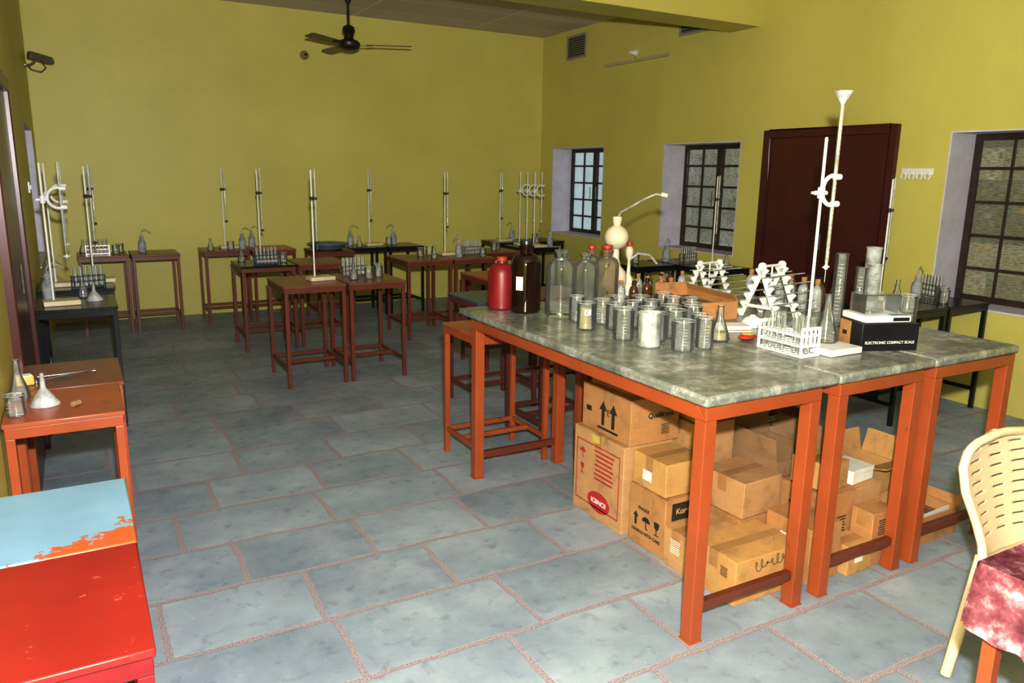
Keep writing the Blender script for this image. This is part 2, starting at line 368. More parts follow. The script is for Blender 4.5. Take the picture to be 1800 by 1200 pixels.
def door(idx,x,y0,y1,z1,s):
    w=bpy.data.objects.new("door_%d"%idx,None); COL.objects.link(w); w["kind"]="structure"; KIDS[w.name]=[]
    def bx(mb,a,b,*r):
        xa,xb=sorted((x+s*a,x+s*b)); mb.box(xa,xb,*r)
    mb=MB(); f=.07
    bx(mb,-.035,.1,y0,y0+f,0,z1); bx(mb,-.035,.1,y1-f,y1,0,z1); bx(mb,-.035,.1,y0+f,y1-f,z1-f,z1)
    part(w,"door_frame",mb,MAROOND,False,.006)
    mid=(y0+y1)/2
    for a,b in ((y0+f,mid-.002),(mid+.002,y1-f)):
        mb=MB(); bx(mb,-.012,.045,a,b,.01,z1-f)
        part(w,"door_leaf",mb,MAROOND,False,.002)
    mb=MB(); xx=x-s*.03; mb.tube([(xx,mid-.05,1.0),(xx,mid-.05,1.14)],.007,8); part(w,"handle",mb,STEEL)
door(1,XR+.0,*DOOR[:2],2.02,1); door(2,XL-.0,3.75,5.05,2.05,-1)
# ------------------------------------------------------------------ big benches
def big_bench(x0,x1,lx0,lx1,label):
    y0,y1=1.77,3.65; th=thing("laboratory_bench",label,"bench",(x0,y0,0),0,"stone-topped laboratory benches")
    part(th,"stone_top",MB().box(.002,x1-x0-.002,0,y1-y0,.862,.9),SLAB,True,.012)
    a,b=lx0-x0,lx1-x0; w=.026; yn,yf=.03,1.70
    mb=MB().box(a-w,b+w,yn-w,yn+w,.815,.862).box(a-w,b+w,yf-w,yf+w,.815,.862).box(a-w,a+w,yn+w,yf-w,.815,.862).box(b-w,b+w,yn+w,yf-w,.815,.862)
    part(th,"top_frame",mb,ORANGE,False,.003)
    for X in (a,b):
        for Y in (yn,yf):
            m=MB().box(X-w,X+w,Y-w,Y+w,.004,.815).box(X-w-.004,X+w+.004,Y-w-.004,Y+w+.004,0,.006)
            part(th,"leg",m,ORANGE,False,.003)
    for Y in (yn,yf): part(th,"lower_rail",MB().box(a+w,b-w,Y-.014,Y+.014,.11,.145),BROWNP,False,.002)
    return th
big_bench(1.73,2.386,1.762,2.27,"grey-green stained stone bench on orange steel legs, bottles on top")
big_bench(2.387,2.966,2.42,2.87,"grey-green stone bench section on orange legs with balance on top")
big_bench(2.967,3.57,3.0,3.52,"grey-green stone bench section on orange legs beside plastic chair")
# ------------------------------------------------------------------ small tables
ZT=.77
def small_table(x0,x1,y0,y1,top,leg,label,z=ZT,group="small metal laboratory tables"):
    th=thing("metal_table",label,"table",(x0,y0,0),0,group); W=x1-x0; D=y1-y0; s=.014
    part(th,"table_top",MB().box(0,W,0,D,z-.018,z),top,True,.004)
    mb=MB().box(.006,W-.006,.006,.006+2*s,z-.055,z-.018).box(.006,W-.006,D-.006-2*s,D-.006,z-.055,z-.018).box(.006,.006+2*s,.006+2*s,D-.006-2*s,z-.055,z-.018).box(W-.006-2*s,W-.006,.006+2*s,D-.006-2*s,z-.055,z-.018)
    part(th,"apron",mb,leg,False,.002)
    lx=(.02,W-.02); ly=(.02,D-.02)
    for X in lx:
        for Y in ly: part(th,"leg",MB().box(X-s,X+s,Y-s,Y+s,0,z-.055),leg,False,.002)
    for X in lx: part(th,"lower_rail",MB().box(X-.008,X+.008,ly[0]+s,ly[1]-s,.13,.155),leg,False)
    for Y in ly[1:]: part(th,"lower_rail",MB().box(lx[0]+s,lx[1]-s,Y-.008,Y+.008,.13,.155),leg,False)
    part(th,"lower_rail",MB().box(lx[0]+.008,lx[1]-.008,D*.5-.008,D*.5+.008,.13,.155),leg,False)
    return th
TB=[
(-.275,.055,1.36,1.815,RED,REDPL,"glossy red-topped metal table with scuffed edges"),
(-.275,.055,1.82,2.24,BLUE,BROWNP,"light blue table top with chipped orange patches"),
(-.275,.09,2.90,3.31,TOPORANGE,ORANGE,"worn orange metal table holding a funnel and flask"),
(-.275,.11,3.33,3.78,TOPBROWN,ORANGE,"worn brown-orange metal table with steel tongs on it"),
(-.275,.18,5.22,5.76,BLACKP,BLACKP,"black glossy metal table beside wall with retort stand"),
(-.275,.20,6.05,6.55,BLACKP,BLACKP,"black metal table with retort stand and wash bottle"),
(-.02,.42,8.30,8.80,TOPBROWN,BROWNP,"brown metal table with tube rack against yellow wall"),
(.44,.88,8.30,8.80,TOPBROWN,BROWNP,"bare brown metal table against yellow wall"),
(1.12,1.58,8.42,8.92,TOPBROWN,BROWNP,"brown metal table with retort stand near wall"),
(1.60,2.06,8.42,8.92,TOPORANGE,BROWNP,"red-brown metal table beside grey basin"),
(1.22,1.70,6.97,7.50,BLACKP,BROWNP,"black-topped table with brown legs and burette stand"),
(1.72,2.19,6.97,7.50,TOPBROWN,BROWNP,"plain brown-topped metal table beside black-topped one"),
(1.27,1.74,5.62,6.20,TOPBROWN,BROWNP,"red-brown metal table with cream-based burette stand"),
(1.76,2.22,5.62,6.20,TOPBROWN,BROWNP,"red-brown metal table with tube rack and beakers"),
(2.16,2.58,8.0,8.5,BROWNP,BROWNP,"brown metal table carrying a grey-blue basin"),
(2.62,3.05,8.28,8.78,BLACKP,BLACKP,"black metal table with burette stand near wall"),
(3.07,3.50,8.28,8.78,BLACKP,BLACKP,"black metal table with wash bottle near wall"),
(2.72,3.20,6.85,7.45,TOPBROWN,BROWNP,"brown metal table with burette stand and bottle"),
(3.22,3.68,6.85,7.45,TOPBROWN,BROWNP,"brown metal table in the middle of the hall"),
(2.84,3.30,5.45,5.95,TOPORANGE,BROWNP,"orange-brown metal table with a glass funnel"),
(3.78,4.24,7.3,7.8,TOPBROWN,MAROONP,"maroon metal table standing clear of the wall"),
(4.44,4.90,7.58,8.08,BLACKP,BLACKP,"black metal table holding three white burette stands"),
(4.50,4.98,8.3,8.8,BLACKP,BLACKP,"black metal table in the far corner by window"),
(5.0,5.45,8.3,8.8,BLACKP,BLACKP,"black metal corner table with glassware below window"),
(2.25,2.72,4.43,4.92,BLUETOP,MAROONP,"blue-topped metal table with maroon legs"),
(2.74,3.20,4.43,4.92,TOPBROWN,MAROONP,"maroon-legged metal table behind the stone bench"),
(1.765,2.24,3.51,3.93,TOPORANGE,ORANGE,"orange metal table pushed against stone bench end"),
(4.52,4.98,5.64,6.12,BLACKP,BLACKP,"black metal table near barred window"),
(5.02,5.50,5.64,6.12,BLACKP,BLACKP,"black metal table under barred window"),
(5.02,5.50,5.16,5.62,BLACKP,BLACKP,"black metal table beside maroon door with stand"),
(4.58,5.06,2.99,3.50,BLACKP,BLACKP,"black metal table with flask and beakers"),
(5.08,5.54,2.99,3.50,BLACKP,BLACKP,"black metal table under newspaper-covered window"),
]
for t in TB: small_table(*t)
small_table(2.30,2.76,3.70,4.16,TOPBROWN,MAROONP,"maroon metal table tucked behind the stone bench")
# ------------------------------------------------------------------ apparatus builders
def arcpts(c,r,a0,a1,n,ax=(1,0,0),ay=(0,0,1)):
    c=Vector(c);ax=Vector(ax);ay=Vector(ay)
    return [tuple(c+ax*r*math.cos(a0+(a1-a0)*i/n)+ay*r*math.sin(a0+(a1-a0)*i/n)) for i in range(n+1)]
def stand(loc,rot,white=False,h=.80,funnel=False,basem=None,basedim=(.2,.12,.03),bl=.62,label=None,rp=(-.04,.02),bx=.05,b0=None):
    th=thing("burette_stand",label or ("white burette stand with cream base board and glass burette"),"laboratory stand",loc,rot,"burette stands on the tables")
    W,D,H=basedim; part(th,"base_board",MB().box(-W/2,W/2,-D/2,D/2,0,H),basem or CREAM,True,.004)
    rx,ry=rp; part(th,"rod",MB().lathe([(0,0),(.0065,0),(.0065,h),(.004,h+.005),(0,h+.005)],12,(rx,ry,H)),WHITER)
    cz=H+h*.74; cm=WHITEP if white else DARK
    if white:
        mb=MB().lathe(cylprof(.015,.045),12,(rx,ry,cz-.022)).tube([(rx-.035,ry,cz),(rx+.03,ry,cz)],.009,8)
        mb.tube([(rx-.032,ry-.02,cz),(rx-.032,ry+.02,cz)],.006,6)
        mb.tube(arcpts((rx+bx+.035,ry,cz+.01),.06,math.radians(70),math.radians(290),18),.009,8)
        mb.tube([(rx+.01,ry,cz+.01),(rx+bx-.02,ry,cz+.01)],.010,8)
        for zz in (cz+.065,cz-.045): mb.tube([(rx+bx+.04,ry,zz-.0),(rx+bx+.075,ry,zz)],.013,10)
    else:
        mb=MB().lathe(cylprof(.011,.03),10,(rx,ry,cz-.015)).tube([(rx-.018,ry,cz),(rx+bx+.005,ry,cz)],.005,8).tube([(rx+bx,ry,cz-.010),(rx+bx,ry,cz+.010)],.012,10)
    part(th,"clamp",mb,cm)
    px=rx+bx+(.045 if white else 0); b0=b0 if b0 is not None else cz-.40*bl/.62
    mb=MB().lathe([(.0015,0),(.002,.05),(.008,.09),(.0085,bl),(.010,bl)],12,(px,ry,b0)); part(th,"burette",mb,GLASSM)
    if funnel:
        mb=MB()
        for i in range(26): mb.box(px-.004,px+(.001 if i%5 else .004),ry-.0098,ry-.0088,b0+.14+i*.02,b0+.1415+i*.02)
        part(th,"burette_graduations",mb,DARK,False)
    mb=MB().lathe(cylprof(.008,.02),10,(px,ry,b0+.055)).tube([(px-.018,ry,b0+.065),(px+.018,ry,b0+.065)],.004,8); part(th,"stopcock",mb,WHITEP if white else DARK)
    if funnel:
        z=b0+bl; mb=MB().lathe([(.004,-.05),(.005,.0),(.037,.05),(.038,.055),(.035,.05),(.0045,.004)],20,(px,ry,z)); part(th,"funnel",mb,FROST)
    return th
def beaker(loc,rot,r=.043,h=.12,mat=None,content=None,label="clear glass beaker with dusty sides",group="glass beakers on the bench"):
    th=thing("beaker",label,"beaker",loc,rot,group)
    mb=MB().lathe([(0,0),(r-.005,0),(r,.006),(r,h-.008),(r+.004,h),(r+.001,h-.001),(r-.003,h-.01),(r-.003,.008),(0,.004)],28)
    part(th,"beaker_body",mb,mat or GLASSD)
    part(th,"rolled_rim",MB().tube(arcpts((0,0,h),r+.002,0,2*math.pi,28,(1,0,0),(0,1,0)),.0016,6),GLASSM)
    mb=MB()
    for i in range(6): 
        mb.prism([(-.008 if i%2 else -.013,0),(.008,0),(.008,.0008),(-.008 if i%2 else -.013,.0008)],.0004,Matrix.Translation((-r*.5,-r*.87,h*.25+i*h*.1))@Matrix.Rotation(-math.radians(30),4,'Z')@Matrix.Rotation(math.pi/2,4,'X'))
    part(th,"graduations",mb,WHITEP,False)
    if content: part(th,"contents",MB().lathe([(0,.004),(r-.004,.007),(r-.004,h*content[1]),(0,h*content[1])],24),content[0])
    return th
def flask(loc,rot,r=.045,h=.15,label="clear conical glass flask",content=None,group="conical flasks"):
    th=thing("conical_flask",label,"flask",loc,rot,group)
    mb=MB().lathe([(0,0),(r-.006,0),(r,.008),(r*.93,.03),(r*.32,h*.68),(r*.28,h*.95),(r*.36,h),(r*.25,h*.96),(r*.26,h*.68),(r*.87,.03),(r-.006,.006),(0,.003)],28)
    part(th,"flask_body",mb,GLASSD)
    part(th,"graduations",MB().box(-.008,.008,-r*.8,-r*.8+.001,h*.22,h*.24),WHITEP,False)
    if content: part(th,"contents",MB().lathe([(0,.004),(r-.006,.009),(r*.82,.04),(0,.04)],20),content)
    return th
def jar(loc,rot,r,h,mat,label,stopper=None,labelp=None,neck=.35):
    th=thing("reagent_bottle",label,"bottle",loc,rot)
    n=r*neck; sh=h*.70
    prof=[(0,.0),(r-.008,0),(r,.01),(r,sh)]
    for i in range(1,7):
        a=i/6*math.pi/2; prof.append((n+(r-n)*math.cos(a),sh+(h*.16)*math.sin(a)))
    prof+=[(n,h*.93),(n+.008,h*.935),(n+.009,h*.975),(n+.002,h*.98),(n-.003,h*.975)]
    part(th,"bottle_body",MB().lathe(prof,32),mat)
    if stopper:
        part(th,"stopper",MB().lathe([(n-.004,h*.93),(n-.003,h*.985),(n+.004,h*1.0),(n+.002,h*1.05),(0,h*1.06)],20),stopper)
    if labelp:
        t0,t1,z0,z1=labelp; mb=MB(); vs=[];fs=[];k=8
        for i in range(k+1):
            a=t0+(t1-t0)*i/k; vs+=[((r+.0012)*math.cos(a),(r+.0012)*math.sin(a),z0),((r+.0012)*math.cos(a),(r+.0012)*math.sin(a),z1)]
        for i in range(k): fs.append((2*i,2*i+2,2*i+3,2*i+1))
        mb.add(vs,fs); part(th,"paper_label",mb,PAPER)
    return th
def wash(loc,rot):
    th=thing("wash_bottle","translucent plastic wash bottle with bent spout tube","bottle",loc,rot,"plastic wash bottles")
    r=.036;h=.15
    part(th,"bottle_body",MB().lathe([(0,0),(r-.004,0),(r,.006),(r,h*.62),(r*.85,h*.76),(r*.4,h*.88),(r*.4,h),(0,h)],20),LILAC)
    part(th,"cap",MB().lathe(cylprof(.018,.03),16,(0,0,h-.012)),FROST)
    part(th,"spout_tube",MB().tube([(0,0,h),(0,0,h+.04)]+arcpts((-.04,0,h+.04),.04,0,2.2,8)+[(-.10,0,h+.045)],.0035,8),FROST)
    return th
def tuberack(loc,rot,mat=None,white=False):
    th=thing("test_tube_rack","dark wire test tube rack holding glass test tubes","test tube rack",loc,rot,"test tube racks on the tables")
    m=mat or STEEL; mb=MB()
    for z in (.008,.05,.085):
        mb.box(-.1,.1,-.03,-.026,z-.003,z+.003).box(-.1,.1,.026,.03,z-.003,z+.003).box(-.1,.1,-.002,.002,z-.003,z+.003)
        for i in range(7): 
            x=-.1+i*.0333; mb.box(x-.002,x+.002,-.03,.03,z-.002,z+.002)
    for x in (-.1,.1):
        for y in (-.028,.028): mb.box(x-.004,x+.004,y-.004,y+.004,0,.09)
    part(th,"rack_frame",mb,m,False)
    for i in range(6):
        for y in (-.014,.014):
            part(th,"test_tube",MB().lathe([(0,.012),(.006,.015),(.008,.022),(.008,.15),(.0095,.152)],10,(-.083+i*.0333,y,0)),GLASSM)
    return th
def cyl(loc,rot,r=.03,h=.34,mat=None,label="tall clear graduated measuring cylinder"):
    th=thing("measuring_cylinder",label,"measuring cylinder",loc,rot)
    part(th,"foot",MB().lathe([(0,0),(r*1.7,0),(r*1.7,.008),(r*.9,.02),(0,.02)],6 if mat is FROST else 24),mat or GLASSD)
    part(th,"cylinder_body",MB().lathe([(r,.02),(r,h-.01),(r+.005,h),(r-.001,h-.008),(r-.002,.022)],24),mat or GLASSD)
    mb=MB()
    for i in range(14): mb.box(-.008 if i%2 else -.013,.008,-r*1.01,-r*.99,h*.18+i*h*.052,h*.18+i*h*.052+.0012)
    o=part(th,"graduations",mb,DARK if mat is FROST else WHITEP,False); o.rotation_euler=(0,0,-.9); return th
def smallbottle(loc,rot,gm=None,cm=None,label="small glass reagent bottle with brown cap"):
    th=thing("small_reagent_bottle",label,"bottle",loc,rot,"small reagent bottles on the bench"); r=.026;h=.115
    part(th,"bottle_body",MB().lathe([(0,0),(r-.003,0),(r,.004),(r,h*.62),(r*.75,h*.74),(r*.42,h*.8),(r*.42,h*.88)],18),gm or GLASSM)
    part(th,"cap",MB().lathe(cylprof(r*.5,h*.17),14,(0,0,h*.84)),cm or TAPE); return th
def funnel(loc,rot):
    th=thing("funnel","translucent plastic funnel standing upside down","funnel",loc,rot,"upturned funnels")
    part(th,"funnel_body",MB().lathe([(.052,0),(.052,.006),(.010,.062),(.007,.115),(.005,.115),(.008,.062),(.050,.004)],24),FROST); return th
BUILD={
 'stand':lambda l,r:stand(l,r,label="thin burette stand with dark clamp and cream base",bx=.03),
 'standw':lambda l,r:stand(l,r,True,label="white burette stand with white curved clamp on cream base"),
 'beaker':lambda l,r:beaker(l,r,.034,.09,label="small clear glass beaker on metal table",group="small beakers on the tables"),
 'flask':lambda l,r:flask(l,r,.036,.13,label="small conical glass flask on metal table"),
 'wash':wash,'rack':tuberack,'funnel':funnel,
 'rackb':lambda l,r:tuberack(l,r,BLUETOP),
 'sb':smallbottle,'sba':lambda l,r:smallbottle(l,r,AMBER2,BLACKPL,"small amber reagent bottle with black cap"),
 'bk1':lambda l,r:beaker(l,r),
}
z=ZT+.001
put('standw',-.12,5.42,z,.1,scale=(1,1,1.02)); put('standw',-.12,6.28,z,.1,label="white burette stand on black table beside wash bottle"); put('stand',.12,6.42,z,0)
put('wash',-.19,5.64,z,3.2); put('funnel',.06,5.52,z); put('rackb',0.04,6.13,z,.3); put('wash',-.20,6.46,z,2.6); put('flask',.0,5.68,z); put('beaker',-.21,6.12,z)
put('stand',.18,8.66,z,.1); put('rack',.16,8.48,z); put('beaker',.32,8.48,z); put('beaker',.36,8.62,z); put('wash',.56,8.58,z,2.6); put('flask',.04,8.70,z)
put('stand',1.42,8.72,z,.1); put('flask',1.20,8.52,z); put('wash',1.53,8.58,z,2.8); put('wash',1.66,8.75,z,2.6); put('beaker',1.40,8.52,z)
put('stand',1.50,7.30,z,.0); put('rackb',1.46,7.08,z,.1); put('flask',1.30,7.38,z); put('beaker',1.64,7.20,z)
put('stand',1.62,5.90,z,.15,label="white burette stand with cream base board on brown table"); 
put('rack',1.92,6.02,z,.1); put('beaker',1.99,5.84,z); put('beaker',2.10,5.92,z); put('flask',1.86,5.82,z); put('beaker',2.14,6.06,z)
put('stand',2.96,8.5,z,.1); put('wash',2.72,8.6,z,3.0); put('beaker',3.15,8.5,z); put('wash',3.25,8.62,z,.3); put('flask',2.76,8.40,z)
put('stand',3.34,7.25,z,.0,label="burette stand with dark clamp on brown metal table"); put('wash',3.34,7.02,z,.6); put('flask',3.06,7.0,z); put('rack',3.56,7.18,z,.1); put('beaker',3.14,7.30,z); put('beaker',3.58,6.96,z); put('beaker',3.0,7.2,z)
put('funnel',3.06,5.7,z)
put('standw',4.64,7.97,z,0,label="white burette stand with curved clamp on black table"); put('standw',4.65,7.82,z,0,label="white burette stand with curved clamp on black table"); put('standw',4.66,7.67,z,0,label="white burette stand with curved clamp on black table"); put('stand',4.66,8.5,z,.1)
put('wash',4.84,8.6,z,.3); put('beaker',5.12,8.5,z); put('flask',5.25,8.6,z); put('wash',4.83,7.67,z,.5); put('beaker',4.82,7.95,z)
put('beaker',4.0,7.5,z); put('flask',4.1,7.62,z)
put('stand',5.34,5.47,z,.1); put('wash',5.10,5.92,z,1.2); put('flask',5.28,5.28,z); put('beaker',4.7,5.9,z); put('rack',5.26,5.78,z,.2)
put('stand',4.96,3.40,z,.1); put('flask',4.82,3.22,z,scale=(1.2,1.2,1.3)); put('wash',5.22,3.34,z,.9); put('beaker',5.32,3.2,z); put('beaker',4.70,3.12,z); put('rack',5.42,3.36,z,1.2); put('beaker',5.2,3.12,z)
put('funnel',-.155,3.10,z,scale=(.95,.95,1)); put('flask',-.235,3.20,z,label="clear conical flask with pale residue on orange table",scale=(1,1,1.15)); put('beaker',-.235,3.00,z,scale=(.9,.9,.8))
th=thing("tongs","steel crucible tongs lying on worn metal table","tongs",(-.08,3.50,z),.3)
part(th,"tong_arms",MB().tube([(-.11,-.02,.006),(-.02,.0,.006),(.07,.008,.006),(.10,.0,.006)],.003,8).tube([(-.11,.02,.012),(-.02,.0,.012),(.07,-.008,.012),(.10,.0,.012)],.003,8),STEEL)
part(th,"grip_rings",MB().tube(arcpts((-.125,-.025,.006),.015,0,6.28,12,(1,0,0),(0,1,0)),.003,6).tube(arcpts((-.125,.025,.012),.015,0,6.28,12,(1,0,0),(0,1,0)),.003,6),STEEL)
th=thing("paper_packet","small yellow paper packet on worn metal table","packet",(-.23,3.43,z),.2)
part(th,"packet_body",MB().box(-.03,.03,-.025,.025,0,.035),YELLOWP,True,.004); part(th,"packet_flap",MB().box(-.026,.026,-.02,.02,.035,.038),PAPER,False)
th=thing("cork_stopper","brown cork stopper lying near funnel","stopper",(-.07,3.02,z+.010),.8)
part(th,"cork",MB().lathe(cylprof(.010,.035),14,(0,0,0),Matrix.Rotation(math.pi/2,4,'Y')),CARD[3]); part(th,"cork_hole",MB().lathe(cylprof(.004,.002,.0005),8,(0,0,.0345),Matrix.Rotation(math.pi/2,4,'Y')),DARK)
th=thing("basin","shallow grey-blue round basin on brown table","basin",(2.35,8.22,z))
part(th,"basin_body",MB().lathe([(0,0),(.13,0),(.17,.02),(.20,.06),(.215,.065),(.21,.07),(.195,.065),(.16,.025),(.12,.01),(0,.01)],36),BASIN); part(th,"basin_rim",MB().lathe([(.212,.063),(.220,.065),(.220,.070),(.212,.072)],36),BASIN)
# ------------------------------------------------------------------ bench top items
zb=.901
th=thing("metal_can","dark red painted can with rounded shoulder and cap","can",(1.94,3.55,zb)); r=.075
part(th,"can_body",MB().lathe([(0,0),(r-.006,0),(r,.006),(r,.175),(r-.004,.197),(r*.85,.217),(r*.62,.231),(r*.36,.240),(r*.34,.256)],28),REDPL)
part(th,"cap",MB().lathe(cylprof(.028,.022),18,(0,0,.25)),REDCAP)
jar((2.0,3.40,zb),0,.078,.35,AMBER,"large dark amber glass bottle with paper label",BLACKPL,(3.5,4.0,.12,.19),.42)
jar((2.10,3.22,zb),0,.078,.34,GLASSC,"large clear glass bottle with wide shoulder",None,None,.38)
jar((2.29,3.28,zb),0,.068,.31,GLASSC,"clear glass bottle with narrow neck",None,None,.36)
jar((2.46,3.33,zb),0,.066,.32,GLASSB,"brown-stained glass bottle with orange-red stopper",REDCAP,None,.4)
jar((2.50,3.53,zb),0,.045,.30,GLASSC,"slim glass bottle with orange-red stopper",REDCAP,None,.45)
th=thing("gas_generator","cream glass gas generator with round bulb and bent tube","laboratory apparatus",(2.645,3.50,zb))
part(th,"lower_vessel",MB().lathe([(0,0),(.06,0),(.065,.01),(.03,.04),(.06,.08),(.068,.12),(.06,.165),(.03,.2),(.02,.24),(.018,.3)],28),CREAMGL)
part(th,"upper_bulb",MB().lathe([(.018,.285)]+[(max(.02,.068*math.sin(a)),.36-.068*math.cos(a)) for a in [math.pi*i/12 for i in range(1,12)]]+[(.02,.43),(.026,.45),(.026,.475),(0,.475)],28),CREAMGL)
part(th,"bent_tube",MB().tube([(.0,0,.46),(.02,-.005,.50),(.07,-.03,.53),(.13,-.06,.57),(.19,-.09,.60),(.235,-.11,.595)],.006,8),FROST)
part(th,"tube_end",MB().tube([(.22,-.10,.60),(.25,-.118,.592)],.013,10),CREAMGL)
th=thing("thistle_funnel","cream thistle funnel tube with bent outlet","funnel",(2.78,3.55,zb))
part(th,"thistle_tube",MB().lathe([(0,0),(.035,0),(.035,.1),(.012,.14),(.008,.22),(.022,.25),(.024,.28),(.014,.30)],20),CREAMGL)
part(th,"side_tube",MB().tube([(0,0,.22),(.05,-.02,.26),(.11,-.05,.25),(.15,-.07,.20)],.007,8),FROST); part(th,"stopper",MB().lathe(cylprof(.017,.03),14,(0,0,.30)),REDCAP)
for i,(x,y) in enumerate([(2.80,3.40),(2.86,3.47),(2.93,3.44),(3.0,3.52),(3.06,3.58),(2.72,3.40),(2.66,3.34),(2.60,3.38),(2.87,3.36),(2.94,3.56),(2.88,3.58),(2.94,3.36),(3.14,3.60),(3.22,3.58),(3.30,3.56)]): put('sb' if i%3 else 'sba',x,y,zb,scale=(1,1,1.15))
for i,(x,y) in enumerate([(3.45,3.24),(3.52,3.19),(3.52,3.12),(3.45,3.10),(3.45,3.02),(3.52,3.0),(3.44,2.94),(3.51,2.89),(3.44,2.85),(3.51,2.80),(3.44,2.76),(3.51,2.70)]): put('sba' if i%2 else 'sb',x,y,zb,scale=(1.15,1.15,1.5),label="reagent bottle with coloured cap behind pipette stand" )
def cbox(x0,x1,y0,y1,z0,h,cm,label,opened=False,rot=0,tape=True,group="cardboard boxes under the bench",flapang=(1.9,2.3,1.2,2.0),fk=.6,cat="box",name="cardboard_box"):
    cx,cy=(x0+x1)/2,(y0+y1)/2; W,D=(x1-x0)/2,(y1-y0)/2
    th=thing(name,label,cat,(cx,cy,z0),rot,group); c=CARD[cm]; t=.004
    if not opened:
        part(th,"carton_body",MB().box(-W,W,-D,D,0,h-.004),c,True,.003)
        part(th,"top_flap",MB().box(-W,W,-D,-.0015,h-.004,h),c,False); part(th,"top_flap",MB().box(-W,W,.0015,D,h-.004,h),c,False)
        if tape: part(th,"packing_tape",MB().box(-W-.001,W+.001,-.024,.024,h,h+.001).box(-W-.001,-W,-.024,.024,h-.07,h).box(W,W+.001,-.024,.024,h-.07,h),TAPE,False)
    else:
        part(th,"carton_body",MB().box(-W,W,-D,D,0,t).box(-W,-W+t,-D,D,t,h).box(W-t,W,-D,D,t,h).box(-W+t,W-t,-D,-D+t,t,h).box(-W+t,W-t,D-t,D,t,h),c,False)
        part(th,"dark_contents",MB().box(-W+t,W-t,-D+t,D-t,t,h*.6),CARDIN,False)
        fl=min(W,D)*fk*1.4
        for k,(px,py,ax,sg,Ln) in enumerate(((-W,0,'Y',-1,D),(W,0,'Y',1,D),(0,-D,'X',1,W),(0,D,'X',-1,W))):
            ang=flapang[k]
            if ang is None: continue
            M=Matrix.Translation((px,py,h))@Matrix.Rotation(sg*ang,4,ax)
            mb=MB()
            if ax=='Y': mb.box(-t/2,t/2,-Ln+.004,Ln-.004,0,fl,M)
            else: mb.box(-Ln+.004,Ln-.004,-t/2,t/2,0,fl,M)
            part(th,"open_flap",mb,c,False)
    DIM[th.name]=(W,D); return th
DIM={}
cbox(2.70,2.91,2.78,3.25,zb,.09,0,"open shallow cardboard tray with torn edge on bench",True,-.18,group="cartons on the bench",flapang=(None,-.5,None,.1),fk=.25)
# beakers
put('bk1',2.15,2.83,zb)
th=beaker((2.02,2.88,zb),0,.042,.125,GLASSD,(OLIVE,.85),"brown-stained beaker with paper label on bench")
glyph(th,'tag',.036,'front',(-.018,-.0405,.085),PAPER,name="paper_label"); text(th,"C",.028,'front',(-.018,-.0425,.085),INK)
beaker((2.04,2.62,zb),0,.044,.135,GLASSD,None,"tall dusty glass beaker near bench edge")
beaker((2.05,2.46,zb),0,.047,.145,GLASSM,(OLIVE,.08),"cloudy white glass beaker near bench edge")
beaker((2.13,2.34,zb),0,.045,.125,GLASSD,None,"dusty glass beaker with white marks")
beaker((2.24,2.33,zb),0,.036,.13,GLASSD,None,"narrow clear glass beaker near conical flask")
beaker((2.16,2.55,zb),0,.05,.12,GLASSD,None,"wide dusty glass beaker")
for (x,y,s) in [(2.12,2.73,1.05),(2.24,2.70,1.0),(2.26,2.84,.95),(2.28,2.56,1.05),(2.31,2.44,.8),(2.37,2.70,1.05),(2.40,2.58,.95),(2.37,2.84,1.0),(2.48,2.81,1.0),(2.48,2.68,1.0),(2.18,2.97,1.0),(2.30,3.0,1.0),(2.42,2.98,1.0),(2.53,2.94,1.0),(2.09,3.06,.85),(2.59,2.80,.9)]:
    put('bk1',x,y,zb,random.random()*6,scale=(s,s,.95+random.random()*.15))
flask((2.41,2.42,zb),0,.046,.155,"clear conical flask with amber residue on bench",OLIVE)
th=thing("filter_paper_pack","white paper pack with printed side on bench","packet",(2.62,2.56,zb),-.4)
part(th,"pack_body",MB().box(-.08,.08,-.05,.05,0,.03),PAPER,True,.003); part(th,"printed_band",MB().box(-.0805,.0805,-.0505,.0505,.008,.014),CARD[2],False)
th=thing("snack_packet","crumpled red and yellow plastic packet on bench","packet",(2.54,2.38,zb),.3)
part(th,"packet_body",MB().lathe([(0,0),(.045,.004),(.06,.012),(.045,.022),(0,.026)],12,(0,0,0),Matrix.Diagonal((1,.6,1,1))),REDCAP); part(th,"packet_band",MB().lathe([(.02,.024),(.03,.0245),(.02,.028),(0,.029)],8),YELLOWP)
th=thing("porcelain_dome","white porcelain bowl turned upside down on bench","bowl",(2.80,2.60,zb))
part(th,"bowl_body",MB().lathe([(.055,0),(.056,.004)]+[(.054*math.cos(a),.004+.046*math.sin(a)) for a in [math.pi/2*i/8 for i in range(1,9)]],28),WHITEP); part(th,"foot_ring",MB().lathe([(.012,.048),(.016,.05),(.012,.054)],16),WHITEP)
